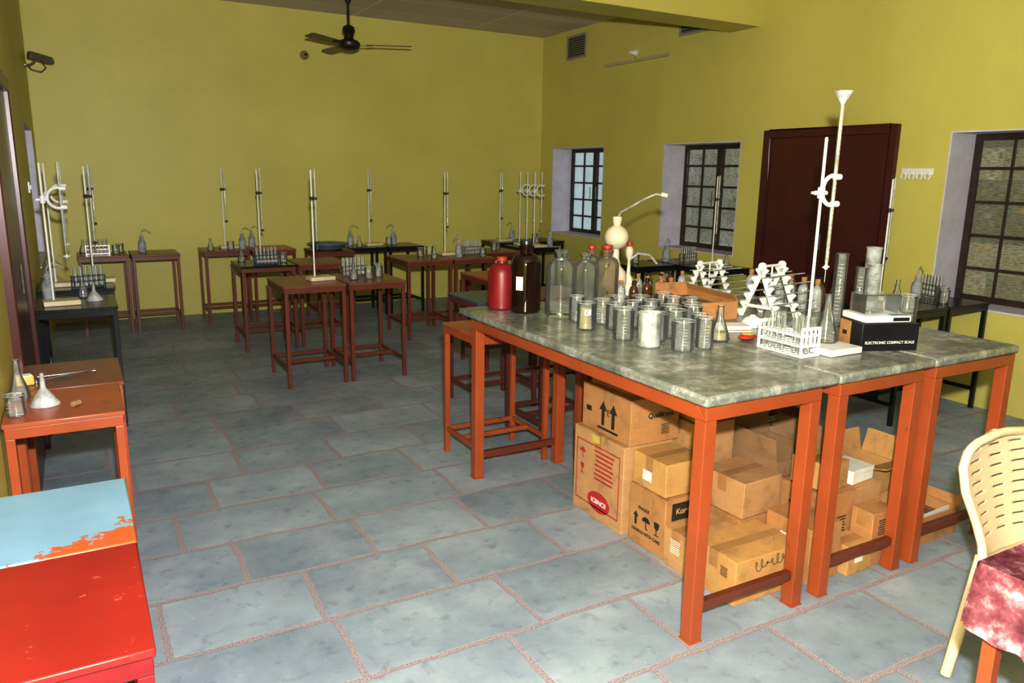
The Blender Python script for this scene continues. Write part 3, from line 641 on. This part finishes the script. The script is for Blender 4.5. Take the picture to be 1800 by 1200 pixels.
def pipstand(loc,rot,n=6,s=1.0,sep=.16,label=""):
    th=thing("pipette_stand",label,"pipette stand",loc,rot,"white plastic pipette stands")
    h=.23*s; hw=.10*s
    for x in (0,sep):
        mb=MB(); M=Matrix.Translation((x-.004,0,0))@Matrix(((0,0,1,0),(1,0,0,0),(0,1,0,0),(0,0,0,1)))
        for side in (1,-1):
            for i in range(n):
                f=i/n; f2=(i+1)/n
                xo=hw*(1-f)*side; xo2=hw*(1-f2)*side; w=.020*s*side
                mb.prism([(xo,h*f),(xo-w,h*f),(xo2-w,h*f2),(xo2,h*f2)],.008,M)
                mb.prism([(xo,h*f+.002),(xo+.017*s*side,h*f+.022*s),(xo+.013*s*side,h*f+.028*s),(xo2,h*f2-.004)],.008,M)
        mb.prism([(-hw*.75,h*.20),(hw*.75,h*.20),(hw*.69,h*.26),(-hw*.69,h*.26)],.008,M)
        mb.lathe(cylprof(.018*s,.018),14,(0,0,0),Matrix.Translation((x-.009,0,h))@Matrix.Rotation(math.pi/2,4,'Y'))
        part(th,"end_frame",mb,WHITEP,False,.001)
    part(th,"tie_bar",MB().tube([(0,0,h),(sep,0,h)],.006*s,8).tube([(0,0,h*.23),(sep,0,h*.23)],.006*s,8).tube([(sep*.5,0,h*.23),(sep*.5,0,h)],.004*s,8),WHITEP)
    for side in (1,-1):
        for i in range(n-1):
            f=i/n; y=side*(hw*(1-f)+.004); zz=h*f+.034*s; o=random.uniform(-.015,.015)
            part(th,"pipette",MB().tube([(-.05+o,y,zz),(.0+o,y,zz),(.26+o,y,zz),(.33+o,y,zz)],[.0015,.0035,.0035,.003],8),GLASSM)
    return th
pipstand((3.07,3.27,zb),.12,6,.95,.17,"white plastic zigzag pipette stand beside cardboard tray")
pipstand((2.98,2.73,zb),.15,6,1.15,.17,"white plastic zigzag pipette stand holding glass pipettes")
th=thing("test_tube_rack","white plastic test tube rack full of clear tubes on bench","test tube rack",(2.515,2.135,zb),math.pi/2-.02)
mb=MB()
for zz in (.004,.045,.085):
    for y in (-.05,-.017,.017,.05): mb.box(-.11,.11,y-.004,y+.004,zz-.003,zz+.003)
    for i in range(8): x=-.11+i*.0314; mb.box(x-.004,x+.004,-.052,.052,zz-.003,zz+.003)
part(th,"rack_shelves",mb,WHITEP,False)
for x in (-.112,.112):
    mb=MB().box(x-.004,x+.004,-.054,-.044,0,.12).box(x-.004,x+.004,.044,.054,0,.12).box(x-.004,x+.004,-.044,.044,.108,.12).box(x-.004,x+.004,-.044,.044,.04,.05).box(x-.004,x+.004,-.044,.044,0,.01)
    for y in (-.025,0,.025): mb.box(x-.004,x+.004,y-.003,y+.003,.05,.108)
    part(th,"rack_end",mb,WHITEP,False,.001)
for i in range(7):
    for y in (-.033,0,.033):
        if (i*3+int(y*100))%5==4: continue
        part(th,"test_tube",MB().lathe([(0,.008),(.007,.011),(.0095,.02),(.0095,.155),(.011,.157)],12,(-.094+i*.0314,y,0)),GLASSD)
stand((2.68,2.085,zb),0,True,.83,True,WHITEP,(.19,.22,.028),.72,"tall white retort stand with curved clamp, burette and funnel",(-.01,.085),.03,.27)
flask((2.71,2.11,zb+.029),0,.052,.20,"clear conical flask under burette on white base")
BR=-.35
th=thing("balance_carton","black printed carton under the electronic balance","box",(2.945,2.03,zb),BR)
part(th,"carton_body",MB().box(-.13,.13,-.08,.08,0,.115),BLACKCARD,True,.002)
part(th,"carton_end",MB().box(-.1315,-.13,.0,.078,.002,.113),CARD[0],False,label="brown printed carton end")
text(th,"ELECTRONIC COMPACT SCALE",.0160,'front',(.0,-.0808,.035),PAPER,bold=.0003)
glyph(th,'rect',.03,'left',(-.1318,.04,.06),INK)
th=thing("electronic_balance","white electronic balance with grey display on black carton","weighing scale",(2.945,2.05,zb+.1165),BR); th.scale=(.93,.93,.85)
part(th,"balance_body",MB().prism([(-.11,-.095),(.11,-.095),(.12,-.07),(.12,.08),(.11,.09),(-.11,.09),(-.12,.08),(-.12,-.07)],.034),WHITEP,True,.006)
part(th,"display_panel",MB().box(.02,.10,-.0965,-.094,.008,.026),DARK,False,.001); part(th,"display_panel",MB().box(.02,.10,-.085,-.055,.034,.037),BASIN,False)
part(th,"weighing_pan",MB().lathe([(0,.034),(.02,.034),(.02,.042),(.055,.044),(.058,.048),(0,.048)],28,(-.02,.02,0)),STEEL)
mb=MB(); W,D,z0,z1,t=.085,.06,.035,.125,.003
mb.box(-W-.0,W,.02-D,.02-D+t,z0,z1).box(-W,W,.02+D-t,.02+D,z0,z1).box(-W,-W+t,.02-D+t,.02+D-t,z0,z1).box(W-t,W,.02-D+t,.02+D-t,z0,z1).box(-W,W,.02-D,.02+D,z1,z1+t)
part(th,"draught_cover",mb,GLASSD,False)
beaker((3.26,2.12,zb),0,.042,.19,GLASSD,None,"tall dusty glass beaker beside the balance")
cyl((3.46,2.46,zb),0,.036,.37,FROST,"tall frosted plastic measuring cylinder"); cyl((3.34,2.36,zb),.3,.030,.30,FROST,"shorter frosted plastic measuring cylinder")
cyl((3.20,2.44,zb),0,.028,.35,None,"clear glass graduated cylinder behind test tubes"); cyl((3.16,2.30,zb),0,.024,.30,None,"slim clear glass graduated cylinder"); cyl((3.33,2.55,zb),0,.026,.33,None,"clear glass graduated cylinder by pipette stand")
# ------------------------------------------------------------------ boxes under bench
def L(th,y,z): return (-DIM[th.name][0]-.0012,y,z)
def Fr(th,x,z): return (x,-DIM[th.name][1]-.0012,z)
b=cbox(2.03,2.31,2.56,2.95,0,.42,1,"large tan carton with red print and red oval logo")
glyph(b,'oval',.14,'left',L(b,-.02,.09),REDINK); text(b,"ICSINCII",.032,'left',(-.1425,-.02,.09),PAPER,bold=.0008)
glyph(b,'lines',.15,'left',L(b,-.05,.27),REDINK); glyph(b,'frame',.17,'left',L(b,0,.21),REDINK); glyph(b,'cup',.05,'left',L(b,.12,.22),REDINK); glyph(b,'umbrella',.05,'left',L(b,.12,.30),REDINK); glyph(b,'rect',.06,'left',L(b,.02,.395),YELLOWP)
b=cbox(2.05,2.33,2.55,2.92,.422,.215,0,"kraft carton with black arrows stacked on tan carton")
glyph(b,'arrows',.11,'left',L(b,-.02,.10),INK); text(b,"E",.045,'left',L(b,-.02,.11),INK); glyph(b,'rect',.04,'left',L(b,.13,.10),INK); text(b,"Qualikems",.034,'front',Fr(b,.03,.13),INK,bold=.001); glyph(b,'lines',.05,'front',Fr(b,.06,.06),INK)
cbox(2.09,2.33,2.60,2.90,.639,.09,0,"flattened brown carton with open flaps under bench top",True,.08,flapang=(1.2,1.3,None,1.1))
b=cbox(2.05,2.29,2.29,2.53,0,.27,0,"kraft carton printed with fragile handling symbols")
for i,k in enumerate(('arrow','umbrella','cup')): glyph(b,k,.06,'left',L(b,.07-i*.07,.12),INK)
text(b,"HANDLE WITH CARE",.020,'left',L(b,0,.065),INK,bold=.0006); text(b,"FRAGILE",.02,'left',L(b,.02,.175),INK,bold=.0006)
glyph(b,'rect',.13,'front',Fr(b,-.02,.21),INK); text(b,"Kores",.036,'front',(-.02,-DIM[b.name][1]-.0026,.21),CARD[2],bold=.001); text(b,"Kores",.040,'front',Fr(b,-.01,.12),INK,bold=.001)
b=cbox(2.06,2.28,2.31,2.53,.272,.148,2,"small yellowish carton with white label on top of pile"); glyph(b,'tag',.06,'left',L(b,.01,.06),PAPER,name="paper_label")
cbox(2.335,2.58,2.43,2.71,0,.26,3,"plain grey-brown carton at bottom of pile")
cbox(2.34,2.57,2.44,2.70,.262,.25,1,"tan closed carton standing high in the pile")
cbox(2.36,2.55,2.46,2.66,.513,.12,0,"small kraft carton at the top of the pile",rot=-.08)
b=cbox(2.04,2.30,2.135,2.28,0,.17,1,"plain tan carton beside bench leg"); glyph(b,'lines',.06,'left',L(b,0,.1),PAPER)
b=cbox(2.05,2.40,1.88,2.12,0,.185,2,"closed yellow-brown carton with scrawled handwriting")
glyph(b,'scrawl',.19,'front',Fr(b,.03,.11),INK,.05,"handwriting"); glyph(b,'lines',.04,'left',L(b,-.06,.12),INK); glyph(b,'scrawl',.06,'top',(.08,-.04,.1862),CARD[3],.3,"handwriting")
cbox(2.33,2.585,2.14,2.40,0,.185,0,"kraft carton low in pile")
cbox(2.335,2.57,2.145,2.39,.187,.16,1,"tan carton stacked behind handwritten carton",rot=.05)
b=cbox(2.63,2.94,2.23,2.56,0,.36,3,"large brown carton with crushed open flaps and symbols",True,0,flapang=(.15,.5,None,.15),fk=.5)
for i,k in enumerate(('rect','cup','umbrella')): glyph(b,k,.05,'front',Fr(b,-.08+i*.07,.27),INK)
glyph(b,'rect',.05,'left',L(b,.10,.28),INK); glyph(b,'arrows',.06,'left',L(b,.0,.28),INK); glyph(b,'ring',.13,'left',L(b,-.06,.14),INK); glyph(b,'ring',.1,'front',Fr(b,-.08,.12),INK)
b=cbox(2.43,2.615,1.86,2.09,0,.24,0,"small kraft carton with white label beside bench leg"); glyph(b,'tag',.07,'left',L(b,.0,.15),PAPER,name="paper_label"); glyph(b,'lines',.04,'left',L(b,.0,.15),REDINK); glyph(b,'lines',.08,'front',Fr(b,0,.12),INK)
b=cbox(2.63,2.82,1.96,2.20,0,.30,0,"kraft carton with printed symbols in pile"); glyph(b,'cup',.05,'left',L(b,.05,.2),INK); glyph(b,'umbrella',.05,'left',L(b,-.02,.2),INK); glyph(b,'lines',.09,'front',Fr(b,0,.15),INK)
b=cbox(2.65,2.80,1.99,2.17,.302,.12,2,"small yellowish carton on top of printed carton",rot=.12); glyph(b,'tag',.04,'left',L(b,0,.06),PAPER,name="paper_label")
b=cbox(2.635,2.765,1.83,1.945,0,.13,2,"tiny carton with label on floor by bench leg"); glyph(b,'tag',.05,'front',Fr(b,0,.07),PAPER,name="paper_label")
b=cbox(2.785,2.93,1.84,1.945,0,.24,0,"narrow kraft carton between bench legs"); glyph(b,'tag',.05,'left',L(b,0,.1),PAPER,name="paper_label"); glyph(b,'lines',.07,'front',Fr(b,0,.17),INK)
cbox(2.835,3.02,1.98,2.19,0,.29,1,"tan carton supporting a white box")
th=thing("white_box","small white cardboard box on tan carton","box",(2.93,2.085,.2915),.1); part(th,"box_body",MB().box(-.08,.08,-.07,.07,0,.04),PAPER,True,.002); part(th,"box_lid",MB().box(-.082,.082,-.072,.072,.04,.062),PAPER,True,.002)
cbox(3.06,3.28,2.10,2.28,0,.30,2,"yellow-brown carton with raised open flaps",True,0,flapang=(.35,.3,1.3,.2),fk=.9)
cbox(3.0,3.34,2.64,2.92,0,.30,3,"open carton filled with white test tube racks",True,0,flapang=(.5,.6,None,.4),fk=.4)
b=cbox(3.14,3.42,2.36,2.58,0,.27,0,"kraft carton printed with handling symbols behind pile"); glyph(b,'cup',.05,'front',Fr(b,-.08,.18),INK); glyph(b,'rect',.05,'front',Fr(b,-.0,.18),INK)
cbox(2.62,2.93,2.66,2.96,0,.33,1,"tan closed carton behind crushed carton")
cbox(2.66,2.86,2.70,2.90,.332,.14,0,"small kraft carton on top of tan carton",rot=.1)
cbox(3.02,3.38,3.0,3.26,0,.36,0,"kraft carton at the back of the pile"); cbox(2.62,2.94,3.0,3.26,0,.42,3,"grey-brown carton at the back of the pile")
b=cbox(3.07,3.44,1.86,2.04,0,.13,0,"low open carton with metal wire racks",True,0,flapang=(1.3,.9,None,.6),fk=.4)
for i,(x,y,zz,r) in enumerate([(3.13,2.695,.185,.05),(3.22,2.785,.185,-.04),(3.13,2.868,.185,.03)]):
    th=thing("empty_tube_rack","empty white plastic test tube rack lying in open carton","test tube rack",(x,y,zz),r,"empty racks in the carton")
    for q in (0,.06,.13):
        mb=MB()
        for k in range(5): mb.box(-.08+k*.038,-.072+k*.038,-.03,.03,q,q+.007)
        mb.box(-.08,.08,-.03,-.024,q,q+.007).box(-.08,.08,.024,.03,q,q+.007); part(th,"rack_shelf",mb,WHITEP,False)
    part(th,"rack_end",MB().box(-.086,-.08,-.03,.03,0,.15).box(.08,.086,-.03,.03,0,.15),WHITEP,False)
th=thing("wire_rack","dull steel wire rack lying in low open carton","rack",(3.25,1.95,.085),.05); mb=MB()
for k in range(9): mb.box(-.14+k*.033,-.136+k*.033,-.07,.07,0,.004)
part(th,"wires",mb,STEEL,False); part(th,"side_rails",MB().box(-.15,.15,-.074,-.068,.0,.05).box(-.15,.15,.068,.074,.0,.05),WHITEP,False)
# ------------------------------------------------------------------ chair
def chair():
    th=thing("plastic_chair","cream moulded plastic chair with slotted backrest","chair",(2.605,1.02,0),.0)
    def hw(t):
        pts=[(0,.165),(.15,.160),(.35,.182),(.6,.222),(.8,.225),(.92,.19),(.98,.12),(1,.03)]
        for (a,b),(c,d) in zip(pts,pts[1:]):
            if t<=c: return b+(d-b)*(t-a)/(c-a)
        return .03
    def bp(u,t): return (u*hw(t), .20+.09*t+.0315*(1-u*u), .40+.39*t)
    nu,nv=27,80; vs=[];fs=[]
    for j in range(nv+1):
        for i in range(nu+1): vs.append(bp(-1+2*i/nu,j/nv))
    for j in range(nv):
        for i in range(nu):
            slot= 14<=j<=70 and j%7==0 and (4<=i<=7 or 12<=i<=15 or 19<=i<=22)
            if not slot:
                a=j*(nu+1)+i; fs.append((a,a+1,a+nu+2,a+nu+1))
    part(th,"backrest",MB().add(vs,fs),CHAIRM,True,0,None,.005)
    Lp=[bp(-1,t/30) for t in range(31)]+[bp(1,1-t/30) for t in range(31)]
    part(th,"backrest_rim",MB().tube(Lp,.014,10),CHAIRM)
    vs=[];fs=[];n=16
    for j in range(n+1):
        for i in range(n+1):
            u=-1+2*i/n; v=-1+2*j/n; w=.20-.03*v
            vs.append((u*w,v*.21,.415-.018*(1-u*u)*(1-v*v)-.03*max(0,-v-.7)))
    for j in range(n):
        for i in range(n): a=j*(n+1)+i; fs.append((a,a+1,a+n+2,a+n+1))
    part(th,"seat",MB().add(vs,fs),CHAIRM,True,0,None,.012)
    part(th,"seat_skirt",MB().tube([(-.225,-.2,.40),(.225,-.2,.40),(.17,.21,.40),(-.17,.21,.40),(-.225,-.2,.40)],.014,8),CHAIRM)
    for sx in (-1,1):
        part(th,"leg",MB().tube([(sx*.165,.205,.42),(sx*.18,.215,.28),(sx*.235,.225,0.006)],[.021,.020,.017],10),CHAIRM)
        part(th,"leg",MB().tube([(sx*.21,-.19,.40),(sx*.225,-.21,.2),(sx*.235,-.23,0.006)],[.021,.020,.017],10),CHAIRM)
chair()
th=thing("cloth_covered_table","small table draped with maroon and pink floral cloth","table",(1.738,.22,0))
W,D=.8,.66
part(th,"table_board",MB().box(.005,W-.005,.005,D-.005,.715,.742),ORANGE,False)
mb=MB()
def skirt(p0,p1,nrm,n=60):
    vs=[];fs=[]
    for i in range(n+1):
        f=i/n; bx=p0[0]+(p1[0]-p0[0])*f; by=p0[1]+(p1[1]-p0[1])*f
        for j in range(7):
            g=j/6; a=.012*g*(1+math.sin(f*31)+.6*math.sin(f*57+1)); d=.155+.02*math.sin(f*9)
            vs.append((bx+nrm[0]*(a+.004*math.sin(g*1.57)),by+nrm[1]*(a+.004*math.sin(g*1.57)),.747-g*d))
    for i in range(n):
        for j in range(6): a=i*7+j; fs.append((a,a+1,a+8,a+7))
    return vs,fs
mb.add([(0,0,.747),(W,0,.747),(W,D,.747),(0,D,.747)],[(0,1,2,3)])
for p0,p1,nm in (((0,D),(0,0),(-1,0)),((W,D),(0,D),(0,1)),((0,0),(W,0),(0,-1)),((W,0),(W,D),(1,0))): mb.add(*skirt(p0,p1,nm))
part(th,"tablecloth",mb,CLOTH)
for X in (.04,W-.04):
    for Y in (.04,D-.04): part(th,"leg",MB().box(X-.016,X+.016,Y-.016,Y+.016,0,.715),ORANGE,False,.002)
# ------------------------------------------------------------------ fan
th=thing("ceiling_fan","dark three-blade ceiling fan on long down rod","ceiling fan",(2.56,7.95,2.84))
part(th,"motor_housing",MB().lathe([(0,-.055),(.05,-.055),(.095,-.035),(.11,-.01),(.11,.02),(.09,.04),(.05,.055),(.045,.10),(.065,.13),(.055,.17),(.02,.19),(0,.19)],32),DARK)
part(th,"down_rod",MB().lathe(cylprof(.013,.36),12,(0,0,.15)),DARK); part(th,"canopy",MB().lathe([(0,.38),(.02,.39),(.055,.47),(.06,.509),(0,.509)],24),DARK)
for k,a0 in enumerate((-24,96,216)):
    a=math.radians(a0); M=Matrix.Rotation(a,4,'Z')@Matrix.Rotation(math.radians(11),4,'X')
    part(th,"blade",MB().prism([(.20,-.055),(.60,-.065),(.62,-.05),(.625,.04),(.60,.055),(.20,.045),(.17,.0)],.006,M),BLADE,False,.002)
    part(th,"blade_bracket",MB().box(.09,.24,-.02,.02,-.008,-.001,M),DARK,False)
VP=simple("vent_paint",(.36,.33,.26),None,8,.6); LP=simple("louvre_paint",(.30,.28,.24),None,8,.5)
def vent(y,z,w,h,label):
    th=thing("air_vent",label,"vent",(XR,y,z),0,"louvred air vents")
    part(th,"vent_frame",MB().box(-.02,-.001,-w/2,w/2,0,.02).box(-.02,-.001,-w/2,w/2,h-.02,h).box(-.02,-.001,-w/2,-w/2+.02,.02,h-.02).box(-.02,-.001,w/2-.02,w/2,.02,h-.02),VP,False)
    part(th,"vent_back",MB().box(-.004,-.001,-w/2+.02,w/2-.02,.02,h-.02),DARK,False)
    mb=MB(); n=9
    for i in range(n): zz=.03+(h-.06)*i/(n-1); mb.box(-.012,.0,-w/2+.02,w/2-.02,-.003,.003,Matrix.Translation((-.004,0,zz))@Matrix.Rotation(.7,4,'Y'))
    part(th,"louvres",mb,LP,False)
vent(8.35,3.0,.42,.28,"grey louvred air vent high on yellow wall"); vent(6.25,3.0,.42,.28,"grey louvred air vent below the ceiling beam")
th=thing("lamp_batten","pale wooden batten with bulb holder on yellow wall","light fixture",(XR,7.16,2.83))
part(th,"batten",MB().box(-.03,-.001,-.57,.57,0,.03),simple("pale_batten",(.50,.44,.28),None,6,.5),False,.003)
part(th,"bulb_holder",MB().lathe([(0,0),(.035,0),(.035,.03),(.02,.05),(.02,.08),(0,.08)],16,(0,0,0),Matrix.Translation((-.001,.02,.10))@Matrix.Rotation(-math.pi/2,4,'Y')),WHITEP)
part(th,"wire",MB().tube([(-.008,.02,.03),(-.008,.02,.07)],.003,6),DARK)
th=thing("bulb_socket","small round brass-coloured bulb socket on yellow wall","light fixture",(2.42,YB,2.87))
part(th,"socket_base",MB().lathe([(0,0),(.05,0),(.05,.02),(.03,.035),(.028,.07),(0,.07)],20,(0,0,0),Matrix.Translation((0,-.001,0))@Matrix.Rotation(math.pi/2,4,'X')),simple("tan_bakelite",(.35,.24,.10),None,8,.4))
part(th,"socket_hole",MB().lathe(cylprof(.018,.004,.001),14,(0,0,0),Matrix.Translation((0,-.07,0))@Matrix.Rotation(math.pi/2,4,'X')),DARK)
th=thing("clip_rail","white plastic clip rail with four round clips on yellow wall","rail",(XR,3.68,1.60)); th.scale=(.8,.8,.8)
part(th,"rail_plate",MB().box(-.014,-.001,-.16,.16,.05,.11),WHITEP,True,.003)
for i in range(4): part(th,"clip",MB().tube(arcpts((-.03,-.12+i*.08,.035),.026,-1.2,4.3,14,(0,1,0),(0,0,1)),.008,8).tube([(-.03,-.12+i*.08,.061),(-.004,-.12+i*.08,.08)],.008,8),WHITEP)
th=thing("wall_camera","dark cylindrical camera on bracket with hanging cable","camera",(XL,8.75,2.55)); th.scale=(.85,.85,.8)
M=Matrix.Translation((.15,-.05,.04))@Matrix.Rotation(.5,4,'Z')@Matrix.Rotation(math.radians(100),4,'Y')
part(th,"camera_body",MB().box(-.04,.04,-.04,.04,-.12,.12,M),simple("camera_grey",(.13,.12,.09),None,8,.4),True,.012); part(th,"lens",MB().lathe(cylprof(.03,.02),18,(0,0,.12),M),STEEL)
part(th,"bracket",MB().tube([(.0,0,-.04),(.05,0,-.04),(.1,-.03,.0)],.012,8).lathe(cylprof(.035,.01),14,(0,0,0),Matrix.Translation((.001,0,-.04))@Matrix.Rotation(math.pi/2,4,'Y')),STEEL)
part(th,"cable",MB().tube([(.16,-.03,.0),(.2,-.02,-.06),(.15,-.01,-.11),(.06,0,-.09),(.01,0,-.03)],.005,8),DARK)
th=thing("switch_box","small white electric switch on wall by window","switch",(XL,6.7,1.45)); part(th,"switch_plate",MB().box(.001,.014,-.05,.05,-.04,.04),WHITEP,True,.003); part(th,"rocker",MB().box(.014,.02,-.012,.012,-.015,.015),WHITEP,False)
# ------------------------------------------------------------------ camera & light
right=Vector((.8719,-.4894,.0155)).normalized(); fwd=Vector((.4811,.8503,-.2132)); fwd=(fwd-right*fwd.dot(right)).normalized(); up=right.cross(fwd)
cam=bpy.data.cameras.new("camera"); cam.sensor_width=36; cam.lens=27; cam.clip_start=.05
co=bpy.data.objects.new("camera",cam); COL.objects.link(co)
co.matrix_world=Matrix(((right.x,up.x,-fwd.x,0),(right.y,up.y,-fwd.y,0),(right.z,up.z,-fwd.z,1.6),(0,0,0,1)))
bpy.context.scene.camera=co
fl=bpy.data.lights.new("flash",'POINT'); fl.shadow_soft_size=.03; fl.energy=1; fl.use_nodes=True; nt=fl.node_tree
em=[n for n in nt.nodes if n.type=='EMISSION'][0]; lf=nt.nodes.new("ShaderNodeLightFalloff"); lf.inputs["Strength"].default_value=108; lf.inputs["Smooth"].default_value=0
lq=nt.nodes.new("ShaderNodeLightFalloff"); lq.inputs["Strength"].default_value=300; ad=nt.nodes.new("ShaderNodeMath"); ad.operation='ADD'
nt.links.new(lf.outputs["Linear"],ad.inputs[0]); nt.links.new(lq.outputs["Quadratic"],ad.inputs[1]); nt.links.new(ad.outputs[0],em.inputs["Strength"]); em.inputs["Color"].default_value=(1,.99,.98,1)
fo=bpy.data.objects.new("flash",fl); COL.objects.link(fo); fo.location=(0.03,-.03,1.80)
w=bpy.data.worlds.new("world"); bpy.context.scene.world=w; w.use_nodes=True; w.node_tree.nodes["Background"].inputs[0].default_value=(.75,.85,1,1); w.node_tree.nodes["Background"].inputs[1].default_value=.05
sc=bpy.context.scene; sc.view_settings.view_transform='Standard'; sc.view_settings.look='None'; sc.view_settings.exposure=.2; sc.view_settings.gamma=.80
